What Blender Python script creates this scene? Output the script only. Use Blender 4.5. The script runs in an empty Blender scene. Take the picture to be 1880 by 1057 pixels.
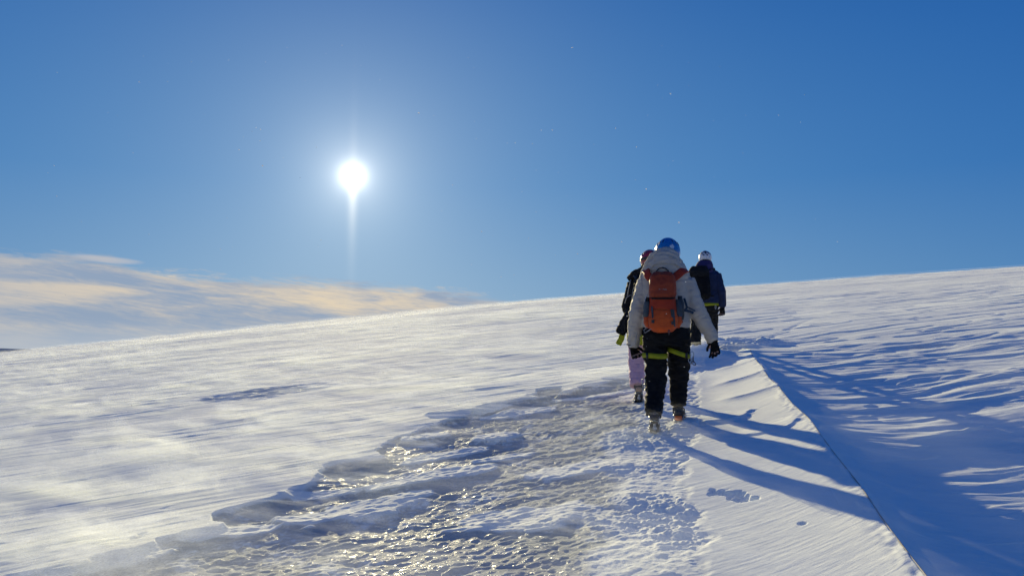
import bpy, math, random
import numpy as np
from mathutils import Vector, Matrix, noise as mnoise
random.seed(4)
QUAL = 1.0
scene = bpy.context.scene
col = scene.collection
R = math.radians

# ------------------------------------------------------------------ noise (numpy)
_rng = np.random.RandomState(11)
_perm = _rng.permutation(4096).astype(np.int64)
_ang = _rng.rand(4096) * 2 * np.pi
_gx = np.cos(_ang); _gy = np.sin(_ang)
def pn(x, y, seed=0):
    xi = np.floor(x).astype(np.int64); yi = np.floor(y).astype(np.int64)
    xf = x - xi; yf = y - yi
    u = xf*xf*xf*(xf*(xf*6-15)+10); v = yf*yf*yf*(yf*(yf*6-15)+10)
    def gr(ix, iy, dx, dy):
        h = _perm[(_perm[(ix + seed*57) & 4095] + iy) & 4095]
        return _gx[h]*dx + _gy[h]*dy
    a = gr(xi, yi, xf, yf); b = gr(xi+1, yi, xf-1, yf)
    c = gr(xi, yi+1, xf, yf-1); d = gr(xi+1, yi+1, xf-1, yf-1)
    return (a+(b-a)*u)*(1-v) + (c+(d-c)*u)*v
def fb(x, y, o=3, seed=0, g=.5, lac=2.03):
    s = 0; a = 1
    for i in range(o):
        s = s + a*pn(x, y, seed+i*7); x = x*lac+3.1; y = y*lac+1.7; a *= g
    return s
def ss(a, b, x):
    t = np.clip((x-a)/(b-a), 0, 1); return t*t*(3-2*t)

# ------------------------------------------------------------------ terrain height
WC, WS = math.cos(R(19)), math.sin(R(19))       # wind direction on the ground
def base(x, y):
    yy = np.maximum(y, -30)
    return -1.6 + .11*y + .085*x - .015*(np.sqrt(x*x+25)-5) - .000345*yy*yy
LY = np.array([-5, 2.0, 4.1, 4.93, 5.91, 6.92, 8.6, 9.58, 10.9, 13, 16])
LX = np.array([-12, -5.6, -3.6, -2.95, -2.45, -2.0, -1.06, -.26, 1.1, 2.6, 4.6])
RY = np.array([-5, 2.0, 3.98, 4.84, 5.95, 6.94, 8.43, 10.28, 12, 16])
RX = np.array([.6, .8, .96, 1.14, 1.27, 1.62, 1.98, 2.4, 3.0, 4.3])
GY = np.array([-8, 0, 3.78, 4.49, 5.49, 6.26, 7.55, 9.55, 12.58, 14, 30])
GX = np.array([.2, 1.15, 1.84, 1.98, 2.20, 2.37, 2.63, 3.01, 3.72, 4.1, 9])
# drift tongues lying in the icy track: x, y, length across, depth, height
TONG = [(-1.10, 5.75, .62, .30, .13), (-.62, 6.45, .62, .22, .10), (-1.5, 6.35, .35, .15, .07), (-.85, 8.05, .28, .22, .12),
        (-.15, 7.75, .26, .26, .15), (-.5, 9.3, .55, .2, .07), (.5, 6.25, .5, .22, .05),
        (-2.75, 5.05, .55, .3, .10), (.1, 9.0, .5, .2, .08), (.1, 5.2, .5, .25, .04), (-.6, 7.2, .45, .2, .07),
        (1.05, 9.7, .6, .2, .07), (-1.9, 5.5, .35, .16, .05), (-.1, 6.9, .3, .14, .06), (1.95, 7.55, .42, .22, .07), (2.15, 6.75, .3, .2, .05)]
FOOT = [(1.38, 5.26, .105, .075, .05), (1.46, 5.08, .09, .07, .05), (1.60, 4.45, .022, .022, .015)]
def height(x, y, far=None):
    """ground height plus the masks (ice, rubble)"""
    x = np.asarray(x, float); y = np.asarray(y, float)
    r = np.hypot(x, y)
    z = base(x, y)
    w = x*WC + y*WS; t = -x*WS + y*WC            # along and across the wind
    fine = 1 - ss(28, 60, r)
    # ---- zones
    wob = .22*pn(w*1.1, t*1.6, 3) + .16*pn(w*2.6, t*3.5, 4) + .05*pn(w*7, t*9, 5)
    lob = np.abs(pn(w*.9+5, t*.9, 6))*.9
    dl = (x - np.interp(y, LY, LX))*.72 + wob + lob - .35
    dr = (np.interp(y, RY, RX) - x) + .10*pn(x*3, y*3, 8) + .05*pn(x*9, y*9, 9)
    near = 1 - ss(11.5, 13.5, y)
    tl = np.clip(dl/(.08+.30*ss(0, .3, pn(w*.8, t*.8, 86))), 0, 1); inl = 1-(1-tl)**2; inr = ss(-.03, .07, dr)
    path = inl*inr*near
    # ---- wide drifts and the wind-carved streaks
    big = fb(w/9, t/3.0, 2, 20)*.035*ss(3, 9, r)
    big += fb(w/30, t/9.0, 2, 24)*.16*ss(14, 40, r)
    sw = t + .5*pn(w/2.2, t/1.4, 30)
    s1 = fb(w/2.6, sw/.62, 3, 31)*.017
    s2 = fb(w/1.1, sw/.16, 3, 35)*.0068
    pch = ss(-.15, .35, pn(w/3.0, t/1.6, 41))    # patches with stronger carving
    s3 = np.maximum(0, fb(w/1.6, sw/.33, 2, 44)-.05)*.035*pch
    s4 = fb(w/7, t/1.3, 3, 47)*.022*ss(9, 22, r)
    right = ss(3, 4.6, x + .12*y - .3*y*0)
    # flat topped scarps in the wind field
    pl = fb(w/3.4, t/.55, 3, 52)
    scarp = ss(.12, .17, pl)*ss(.75, .1, pl)*.010
    streak = (s1*(.75+.5*pch) + s2*fine + s3*.9 + scarp*(.5+.9*right))
    # ---- berm right of the track, with a sharp edge that falls away
    gx = np.interp(y, GY, GX) + .06*pn(y*.7, y*0+.3, 140) + .015*pn(y*3.1, y*0+.7, 141)
    db = x - gx                                   # >0 beyond the edge
    fade = 1 - ss(10.6, 13.6, y)
    wid = np.maximum(gx - np.interp(y, RY, RX), .3)
    onb = (db < 0)
    q = np.clip(1 + db/wid, 0, 1)
    z += np.where(onb, .13*q*q, .13*np.exp(-np.maximum(db, 0)/2.2))*fade
    D = np.interp(y, [-5, 3, 6, 8.5, 10.5, 13, 15], [.58, .43, .27, .17, .11, .04, 0])
    z -= np.where(onb, 0, D*(1-np.exp(-np.maximum(db, 0)/.55))*np.exp(-np.maximum(db-1.5, 0)/9))
    calm = 1 - .93*ss(-1.35, -.9, db)*(1-ss(-.02, .12, db))*fade   # smooth berm top
    calm_b = 1 - .80*ss(-1.9, -1.2, db)*(1-ss(-.05, 1.2, db))*fade
    # leewards ripples across the berm
    rip = ss(6.9, 7.6, y)*(1-ss(11, 12.4, y))*(db < 0)*q
    rp = np.abs(np.sin((y*1.0 - .12*x + .25*pn(x*1.2, y*.8, 61))*2*np.pi/.95 + .7))
    for ry_, rh in ((8.5, .035), (9.5, .035), (10.6, .02)):
        yy_ = y - ry_ + .16*(x-2) - .12*pn(x*1.1, y*.3, 61)
        z += np.where(yy_ > 0, np.exp(-yy_/.6), np.exp(yy_/.10))*rh*ss(.1, .5, q)*(db < .05)*fade*.8
    # ---- the icy trodden track
    rub = ss(1.25, .35, dr + .5*pn(x*.8, y*.8, 70) + .35*pn(x*2.3, y*2.3, 71)) * path
    streak = streak*(1 + .45*ss(.2, 1.5, db)*(1-ss(9, 13, y)))*(1-.35*ss(12, 18, y))*(1-.3*ss(0, -3, x))
    z += fb(w/3.0, (t+.4*pn(w, t, 150))/1.25, 2, 151)*.055*ss(.3, 1.6, db)*(1-ss(11, 16, y))
    z += fb(x*1.7, y*1.9, 3, 163)*.028*ss(.2, 1.2, db)*(1-ss(9, 15, y))*ss(-.2, .3, pn(x*.6, y*.6, 164))
    z += fb(x/3.5, y/7, 3, 155)*.10*ss(35, 60, r)
    z += big*(1-path*.7) + streak*(1-path)*calm*(calm_b*.6+.4) + s4
    z -= .048*path*(.25+.75*ss(1.4, .3, dl))*(.35+.9*ss(-.25, .35, pn(w*.55, t*.55, 85))) * (1-.6*ss(.8, 0, dr))
    b1 = np.abs(pn(w*2.2, t*5, 80))*.026 + np.abs(pn(w*5, t*8, 84))*.010*ss(-.2, .3, pn(w*.9, t*.9, 87)) + np.abs(pn(w*9, t*15, 81))*.012 + pn(w*15, t*24, 82)*.007
    z += path*(1-rub*.75)*(b1-.03)
    chunk = np.maximum(0, pn(x*12, y*12, 90)+.08)**.8*.018 + np.abs(pn(x*27, y*27, 91))*.011 + pn(x*3, y*3, 92)*.02
    chunk = chunk*(.45+1.5*ss(-.25, .35, pn(x*1.3, y*1.3, 93)))
    z += rub*chunk*fine
    z -= .11*np.exp(-(((x-3.08)/.45)**2+((y-12.6)/.45)**2))
    # rubble heap where the track meets the slope
    for hx, hy, ha, hh in ((3.55, 12.9, .5, .10), (4.3, 13.4, .35, .06), (2.72, 11.85, .5, .24), (3.9, 14.2, .4, .05)):
        gg = np.exp(-((x-hx)**2+(1.3*(y-hy))**2)/ha**2)
        z += gg*(hh + .10*np.maximum(0, pn(x*6, y*6, 95)) + .05*np.abs(pn(x*15, y*15, 96)))
    # ski line running on uphill
    ln = np.abs((x-4.2) - (y-13.6)*.62)
    z -= .014*np.exp(-(ln/.08)**2)*ss(13.4, 14, y)*(1-ss(16, 19, y))*(.5+.5*ss(-.1, .1, pn(x*2, y*2, 99)))
    cover = np.zeros_like(z)
    for tx, ty, ta, tb, th in TONG:
        s = ((x-tx)*.2 - (y-ty)*.98)/tb
        tt = ((x-tx)*.98 + (y-ty)*.2)/ta
        rr = np.sqrt(s*s+tt*tt) + .5*pn(x*2.6+tx*9, y*2.6, 100) + .30*pn(x*6, y*9, 101)
        m = np.clip((1.12-rr)/.26, 0, 1)**2
        z += np.where(m > 0, m*th*.38*(.30+.70*np.clip((s+1)/2, 0, 1)), 0)
        z += m*(s2 + s1*.3)
        cover = np.maximum(cover, m)
    for fx, fy, fa, fbb, fd in FOOT:
        fd *= .75
        c = .8; s_ = .6
        a = ((x-fx)*c - (y-fy)*s_)/fa; b = ((x-fx)*s_ + (y-fy)*c)/fbb
        rr = np.sqrt(a*a+b*b) + .9*pn(x*9, y*9, 103) + .4*pn(x*20, y*20, 105)
        m = ss(1.1, .75, rr)
        z -= m*fd*(.6+.9*np.abs(pn(x*14, y*14, 104)))
    z = z + np.where(fine > .1, (pn(w*1.6/.12, t/.035, 110)*.0006)*fine*(1-path), 0)
    z += np.exp(-((db+.02)/.06)**2)*fade*(pn(x*9, y*5, 160)*.012 + pn(x*22, y*16, 161)*.007)
    ice = path*(1-rub)*(1-cover)
    # a few bare, wind-polished places out on the slope
    for ix, iy, ia, ib in ((-3.88, 12.6, 1.1, .75), (6.3, 12.0, .55, .14), (5.2, 7.6, .2, .05)):
        rr = np.sqrt(((x-ix)/ia)**2+((y-iy)/ib)**2) + .6*pn(x*2, y*4, 120)
        m = ss(1.0, .6, rr)
        z += m*(np.abs(pn(w*3, t*8, 121))*.05-.02); ice = np.maximum(ice, m*.36)
    # beyond the crest the hill drops to the plain
    k = ss(150, 700, r)
    z = z*(1-k) + (-62)*k
    return z, ice, rub*(1-cover)
def H(x, y):
    return float(height(np.array([x]), np.array([y]))[0][0])

# ------------------------------------------------------------------ node helpers
def nmat(name):
    m = bpy.data.materials.new(name); m.use_nodes = True
    nt = m.node_tree; nt.nodes.clear()
    return m, nt
def N(nt, typ, **kw):
    n = nt.nodes.new(typ)
    for k, v in kw.items():
        if k.startswith('i_'):
            key = k[2:]
            key = int(key) if key.isdigit() else key.replace('_', ' ')
            if hasattr(v, 'is_linked') or isinstance(v, bpy.types.NodeSocket): nt.links.new(v, n.inputs[key])
            else: n.inputs[key].default_value = v
        else: setattr(n, k, v)
    return n
def MA(nt, op, a, b=None, c=None, clamp=False):
    n = nt.nodes.new('ShaderNodeMath'); n.operation = op; n.use_clamp = clamp
    for i, v in enumerate((a, b, c)):
        if v is None: continue
        if isinstance(v, (int, float)): n.inputs[i].default_value = v
        else: nt.links.new(v, n.inputs[i])
    return n.outputs[0]
def MIX(nt, f, a, b, blend='MIX'):
    n = nt.nodes.new('ShaderNodeMix'); n.data_type = 'RGBA'; n.blend_type = blend
    for s, v in ((n.inputs[0], f), (n.inputs[6], a), (n.inputs[7], b)):
        if isinstance(v, bpy.types.NodeSocket): nt.links.new(v, s)
        elif isinstance(v, (int, float)): s.default_value = v
        else: s.default_value = tuple(v)+((1,) if len(v) == 3 else ())
    return n.outputs[2]
def RAMP(nt, f, stops, interp='LINEAR'):
    n = nt.nodes.new('ShaderNodeValToRGB'); n.color_ramp.interpolation = interp
    el = n.color_ramp.elements
    while len(el) < len(stops): el.new(.5)
    for e, (p, c) in zip(el, stops):
        e.position = p; e.color = tuple(c)+((1,) if len(c) == 3 else ())
    nt.links.new(f, n.inputs[0]); return n.outputs[0]
def SM(nt, a, b, x):
    n = nt.nodes.new('ShaderNodeMapRange'); n.interpolation_type = 'SMOOTHSTEP'
    nt.links.new(x, n.inputs[0]); n.inputs[1].default_value = a; n.inputs[2].default_value = b
    return n.outputs[0]

# ------------------------------------------------------------------ camera
cam = bpy.data.cameras.new('camera'); co = bpy.data.objects.new('camera', cam); col.objects.link(co)
cam.sensor_width = 36; cam.lens = 1450/1880*36; cam.clip_end = 60000; cam.clip_start = .05
co.location = (0, 0, 0); co.rotation_euler = (R(90)+math.atan(119.5/1450), 0, 0)
scene.camera = co

# ------------------------------------------------------------------ sun and sky
SAZ, SEL = R(-11.55), R(12.53)
SD = Vector((math.sin(SAZ)*math.cos(SEL), math.cos(SAZ)*math.cos(SEL), math.sin(SEL)))
sl = bpy.data.lights.new('sun', 'SUN'); sl.energy = 6.4; sl.angle = R(.53); sl.color = (1, .86, .50)
so = bpy.data.objects.new('sun', sl); col.objects.link(so)
so.rotation_euler = SD.to_track_quat('Z', 'Y').to_euler(); so.location = (-20, 60, 30)

W = bpy.data.worlds.new('World'); scene.world = W; W.use_nodes = True
nt = W.node_tree; nt.nodes.clear()
tc = N(nt, 'ShaderNodeTexCoord'); D = tc.outputs['Generated']
sep = N(nt, 'ShaderNodeSeparateXYZ', i_0=D); X, Y, Z = sep.outputs
sky = N(nt, 'ShaderNodeTexSky', sky_type='NISHITA', sun_disc=False, sun_elevation=SEL, sun_rotation=SAZ, altitude=900, air_density=1.0, dust_density=.3, ozone_density=2.0)
dot = N(nt, 'ShaderNodeVectorMath', operation='DOT_PRODUCT', i_0=D); dot.inputs[1].default_value = SD
ct = dot.outputs['Value']
ang = MA(nt, 'MULTIPLY', MA(nt, 'ARCCOSINE', MA(nt, 'MINIMUM', ct, .9999999)), 57.2958)   # degrees from the sun
el = MA(nt, 'MULTIPLY', MA(nt, 'ARCSINE', Z), 57.2958)
az = MA(nt, 'MULTIPLY', MA(nt, 'ARCTAN2', X, Y), 57.2958)
# clear-sky gradient by elevation
eln = MA(nt, 'DIVIDE', MA(nt, 'MAXIMUM', el, 0.0), 60.0, clamp=True)
grad = RAMP(nt, eln, [(0.0, (.23, .39, .55)), (.07, (.15, .315, .54)), (.2, (.060, .22, .50)), (.42, (.018, .135, .42)), (1.0, (.003, .06, .29))])
nis = MIX(nt, 1.0, sky.outputs[0], (.075, .075, .075), 'MULTIPLY')
clear = MIX(nt, .93, nis, grad)
# away from the sun the sky deepens
away = SM(nt, 12, 60, ang)
clear = MIX(nt, MA(nt, 'MULTIPLY', away, .8), clear, MIX(nt, 1.0, clear, (.34, .62, .86), 'MULTIPLY'))
broad = MA(nt, 'EXPONENT', MA(nt, 'DIVIDE', ang, -8.5))
clear = MIX(nt, 1.0, clear, MIX(nt, broad, (0, 0, 0), (.26, .28, .215)), 'ADD')
# cloud bank low on the left
va = N(nt, 'ShaderNodeCombineXYZ', i_0=MA(nt, 'MULTIPLY', az, .055), i_1=MA(nt, 'ADD', MA(nt, 'MULTIPLY', el, .34), MA(nt, 'MULTIPLY', az, .022)))
n1 = N(nt, 'ShaderNodeTexNoise', i_Vector=va.outputs[0], i_Scale=1.6, i_Detail=7.0, i_Roughness=.55, i_Distortion=.5)
vb = N(nt, 'ShaderNodeCombineXYZ', i_0=MA(nt, 'MULTIPLY', az, .15), i_1=MA(nt, 'ADD', MA(nt, 'MULTIPLY', el, 1.1), MA(nt, 'MULTIPLY', az, .06)), i_2=4.0)
n2 = N(nt, 'ShaderNodeTexNoise', i_Vector=vb.outputs[0], i_Scale=1.2, i_Detail=8.0, i_Roughness=.66, i_Distortion=.8)
vc = N(nt, 'ShaderNodeCombineXYZ', i_0=MA(nt, 'MULTIPLY', az, .30), i_1=MA(nt, 'ADD', MA(nt, 'MULTIPLY', el, 2.6), MA(nt, 'MULTIPLY', az, .35)), i_2=9.0)
n3 = N(nt, 'ShaderNodeTexNoise', i_Vector=vc.outputs[0], i_Scale=1.3, i_Detail=8.0, i_Roughness=.68, i_Distortion=1.2)
top = N(nt, 'ShaderNodeFloatCurve')
cv = top.mapping.curves[0]
pts = [(0.0, .40), (.30, .50), (.37, .50), (.414, .515), (.446, .45), (.48, .425), (.57, .415), (.625, .39), (.672, .35), (.72, .23), (1.0, 0.0)]
while len(cv.points) < len(pts): cv.points.new(.5, .5)
for p_, (a_, b_) in zip(cv.points, pts): p_.location = (a_, b_)
top.mapping.update()
nt.links.new(MA(nt, 'DIVIDE', MA(nt, 'ADD', az, 70.0), 100.0, clamp=True), top.inputs[1])   # az -70..30
topel = MA(nt, 'MULTIPLY', top.outputs[0], 12.0)
gap = MA(nt, 'ADD', MA(nt, 'SUBTRACT', topel, el), MA(nt, 'ADD', MA(nt, 'MULTIPLY', MA(nt, 'SUBTRACT', n2.outputs[0], .5), 2.0), MA(nt, 'MULTIPLY', MA(nt, 'SUBTRACT', n3.outputs[0], .5), 1.6)))
dens = MA(nt, 'MULTIPLY', SM(nt, -.3, .55, gap), SM(nt, .2, 2.0, topel))
dens = MA(nt, 'MULTIPLY', dens, MA(nt, 'ADD', .80, MA(nt, 'MULTIPLY', n3.outputs[0], .45)), clamp=True)
band = SM(nt, .36, .62, MA(nt, 'ADD', MA(nt, 'MULTIPLY', n1.outputs[0], .72), MA(nt, 'MULTIPLY', n3.outputs[0], .28)))
lit = MIX(nt, SM(nt, 30, 8, ang), (.56, .53, .50), (.80, .66, .47))
ccol = MIX(nt, band, lit, (.29, .37, .50))
ccol = MIX(nt, MA(nt, 'MULTIPLY', SM(nt, 2.6, 0.2, el), .8), ccol, (.44, .50, .58))
skyc = MIX(nt, MA(nt, 'MULTIPLY', dens, .92), clear, ccol)
# small detached wisp
wa = MA(nt, 'DIVIDE', MA(nt, 'ADD', az, 27.4), 2.3); we = MA(nt, 'DIVIDE', MA(nt, 'SUBTRACT', MA(nt, 'SUBTRACT', el, 6.05), MA(nt, 'MULTIPLY', MA(nt, 'ADD', az, 27.4), -.05)), .26)
wr = MA(nt, 'ADD', MA(nt, 'ADD', MA(nt, 'MULTIPLY', wa, wa), MA(nt, 'MULTIPLY', we, we)), MA(nt, 'MULTIPLY', MA(nt, 'SUBTRACT', n2.outputs[0], .5), 2.0))
skyc = MIX(nt, MA(nt, 'MULTIPLY', SM(nt, 1.15, .1, wr), .55), skyc, (.62, .58, .56))
# aureole of the sun and the light pillar in the blown ice crystals
core = MA(nt, 'MULTIPLY', MA(nt, 'EXPONENT', MA(nt, 'DIVIDE', ang, -.34)), 6.0)
halo = MA(nt, 'MULTIPLY', MA(nt, 'EXPONENT', MA(nt, 'DIVIDE', ang, -1.7)), .55)
daz = MA(nt, 'MULTIPLY', MA(nt, 'SUBTRACT', az, math.degrees(SAZ)), math.cos(SEL))
deel = MA(nt, 'SUBTRACT', el, math.degrees(SEL))
pw = MA(nt, 'EXPONENT', MA(nt, 'MULTIPLY', MA(nt, 'MULTIPLY', daz, daz), -11.0))
pu = MA(nt, 'MULTIPLY', MA(nt, 'EXPONENT', MA(nt, 'DIVIDE', MA(nt, 'ABSOLUTE', deel), -2.0)), MA(nt, 'ADD', .22, MA(nt, 'MULTIPLY', SM(nt, .5, -.5, deel), .95)))
pil = MA(nt, 'MULTIPLY', MA(nt, 'MULTIPLY', pw, pu), .75)
glow = MA(nt, 'ADD', MA(nt, 'ADD', core, halo), 0.0)
skyc = MIX(nt, 1.0, skyc, MIX(nt, 1.0, glow, (1, .96, .86), 'MULTIPLY'), 'ADD')
skyc = MIX(nt, 1.0, skyc, MIX(nt, 1.0, pil, (1, .86, .60), 'MULTIPLY'), 'ADD')
bg = N(nt, 'ShaderNodeBackground', i_Color=skyc, i_Strength=1.0)
out = N(nt, 'ShaderNodeOutputWorld', i_Surface=bg.outputs[0])
W.cycles.sampling_method = 'MANUAL'; W.cycles.sample_map_resolution = 2048

# ------------------------------------------------------------------ materials of the ground
def snow_material():
    m, nt = nmat('wind_packed_snow')
    tc = N(nt, 'ShaderNodeTexCoord')
    ice = N(nt, 'ShaderNodeAttribute', attribute_name='ice').outputs['Fac']
    rub = N(nt, 'ShaderNodeAttribute', attribute_name='rubble').outputs['Fac']
    P = tc.outputs['Object']
    rot = N(nt, 'ShaderNodeMapping', i_Vector=P); rot.inputs['Rotation'].default_value = (0, 0, -R(19))
    st = N(nt, 'ShaderNodeMapping', i_Vector=rot.outputs[0]); st.inputs['Scale'].default_value = (1.0, 7.0, 1.0)
    a = N(nt, 'ShaderNodeTexNoise', i_Vector=st.outputs[0], i_Scale=3.0, i_Detail=6.0, i_Roughness=.62)
    g = N(nt, 'ShaderNodeTexNoise', i_Vector=P, i_Scale=160.0, i_Detail=2.0)
    ib = N(nt, 'ShaderNodeTexNoise', i_Vector=st.outputs[0], i_Scale=4.5, i_Detail=5.0, i_Roughness=.6)
    cov = N(nt, 'ShaderNodeTexNoise', i_Vector=P, i_Scale=3.2, i_Detail=6.0, i_Roughness=.62)
    cov2 = N(nt, 'ShaderNodeTexNoise', i_Vector=P, i_Scale=26.0, i_Detail=4.0, i_Roughness=.6)
    cf = MA(nt, 'ADD', MA(nt, 'MULTIPLY', cov.outputs[0], .6), MA(nt, 'MULTIPLY', cov2.outputs[0], .4))
    icef = MA(nt, 'MULTIPLY', SM(nt, .15, .6, ice), SM(nt, .64, .50, cf), clamp=True)
    # snow
    hb = MA(nt, 'ADD', MA(nt, 'MULTIPLY', a.outputs[0], .0065), MA(nt, 'MULTIPLY', g.outputs[0], .0016))
    bs = N(nt, 'ShaderNodeBump', i_Height=hb, i_Distance=1.0, i_Strength=.8)
    snow = N(nt, 'ShaderNodeBsdfDiffuse', i_Roughness=0.0, i_Normal=bs.outputs[0])
    snow.inputs['Color'].default_value = (.74, .85, .86, 1)
    sheen = N(nt, 'ShaderNodeBsdfGlossy', i_Roughness=.93, i_Normal=bs.outputs[0]); sheen.inputs[0].default_value = (1, .97, .91, 1)
    sn = N(nt, 'ShaderNodeMixShader', i_0=.38); nt.links.new(snow.outputs[0], sn.inputs[1]); nt.links.new(sheen.outputs[0], sn.inputs[2])
    # ice
    hi = MA(nt, 'ADD', MA(nt, 'MULTIPLY', ib.outputs[0], .05), MA(nt, 'MULTIPLY', cov2.outputs[0], .035))
    bi = N(nt, 'ShaderNodeBump', i_Height=hi, i_Distance=1.0, i_Strength=.8)
    ic = MIX(nt, cov.outputs[0], (.20, .23, .24), (.46, .49, .49))
    idf = N(nt, 'ShaderNodeBsdfDiffuse', i_Color=ic, i_Normal=bi.outputs[0])
    igl = N(nt, 'ShaderNodeBsdfGlossy', i_Roughness=.20, i_Normal=bi.outputs[0]); igl.inputs[0].default_value = (1, 1, 1, 1)
    spk = N(nt, 'ShaderNodeTexNoise', i_Vector=P, i_Scale=38.0, i_Detail=2.0)
    icb = N(nt, 'ShaderNodeMixShader', i_0=MA(nt, 'ADD', .012, MA(nt, 'MULTIPLY', SM(nt, .56, .68, spk.outputs[0]), .075)))
    nt.links.new(idf.outputs[0], icb.inputs[1]); nt.links.new(igl.outputs[0], icb.inputs[2])
    mx = N(nt, 'ShaderNodeMixShader', i_0=MA(nt, 'MULTIPLY', icef, .72)); nt.links.new(sn.outputs[0], mx.inputs[1]); nt.links.new(icb.outputs[0], mx.inputs[2])
    N(nt, 'ShaderNodeOutputMaterial', i_Surface=mx.outputs[0])
    return m

def grid_mesh(name, V, F, attrs=None, smooth=True):
    me = bpy.data.meshes.new(name)
    me.vertices.add(len(V)); me.vertices.foreach_set('co', V.astype(np.float32).ravel())
    me.loops.add(F.size); me.loops.foreach_set('vertex_index', F.astype(np.int32).ravel())
    me.polygons.add(len(F)); me.polygons.foreach_set('loop_start', np.arange(0, F.size, F.shape[1], dtype=np.int32))
    if attrs:
        for k, a in attrs.items():
            at = me.attributes.new(k, 'FLOAT', 'POINT'); at.data.foreach_set('value', a.astype(np.float32).ravel())
    me.update(calc_edges=True)
    if smooth: me.polygons.foreach_set('use_smooth', np.ones(len(F), bool))
    return me
def link(name, me, mat=None, parent=None):
    o = bpy.data.objects.new(name, me); col.objects.link(o)
    if mat: me.materials.append(mat)
    if parent: o.parent = parent
    return o
def tag(o, label=None, cat=None, group=None, kind=None):
    if label: o['label'] = label
    if cat: o['category'] = cat
    if group: o['group'] = group
    if kind: o['kind'] = kind
    return o

def build_ground():
    nc = int(1150*QUAL); nr = int(1250*QUAL)
    th = np.concatenate([np.linspace(-180, -38, 90, endpoint=False), np.linspace(-38, 38, nc, endpoint=False), np.linspace(38, 180, 90, endpoint=False)])
    rr = np.concatenate([np.linspace(.05, 3.0, 40, endpoint=False), np.geomspace(3.0, 30, nr, endpoint=False), np.geomspace(30, 160, int(nr*.28), endpoint=False), np.geomspace(160, 40000, 60)])
    T, RR = np.meshgrid(np.radians(th), rr)
    x = RR*np.sin(T); y = RR*np.cos(T)
    z = np.empty_like(x); ice = np.empty_like(x); rub = np.empty_like(x)
    for i in range(0, len(rr), 100):
        z[i:i+100], ice[i:i+100], rub[i:i+100] = height(x[i:i+100], y[i:i+100])
    n, mcol = x.shape
    V = np.stack([x, y, z], -1).reshape(-1, 3)
    a = np.arange(n-1)[:, None]*mcol + np.arange(mcol)[None, :]
    b = np.arange(n-1)[:, None]*mcol + (np.arange(mcol)[None, :]+1) % mcol
    F = np.stack([a, a+mcol, b+mcol, b], -1).reshape(-1, 4)
    F = F[:, ::-1]
    F = F[:, ::-1]
    me = grid_mesh('snow_slope', V, F, {'ice': ice, 'rubble': rub})
    # centre cap and orientation
    if me.polygons[len(F)//2].normal.z < 0: me.flip_normals()
    o = link('ground', me, snow_material())
    tag(o, kind='structure')
    return o
ground = build_ground()

def build_far():
    m, nt = nmat('hazy_hills')
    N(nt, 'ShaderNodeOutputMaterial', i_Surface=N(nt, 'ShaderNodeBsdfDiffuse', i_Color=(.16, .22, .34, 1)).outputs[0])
    V = []; F = []
    n = 160
    for i in range(n):
        t = R(-60 + 70*i/(n-1)); d = 9000
        h = 35 + 30*mnoise.noise(Vector((i*.06, 0, 3))) + 8*mnoise.noise(Vector((i*.3, 2, 3)))
        for rr, z in ((d-900, -64), (d, h), (d+900, -64)):
            V.append((rr*math.sin(t), rr*math.cos(t), z))
    for i in range(n-1):
        for k in range(2):
            a = i*3+k; F.append((a, a+3, a+4, a+1))
    o = link('hills', grid_mesh('hills', np.array(V), np.array(F)), m); tag(o, kind='structure')
build_far()
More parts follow.
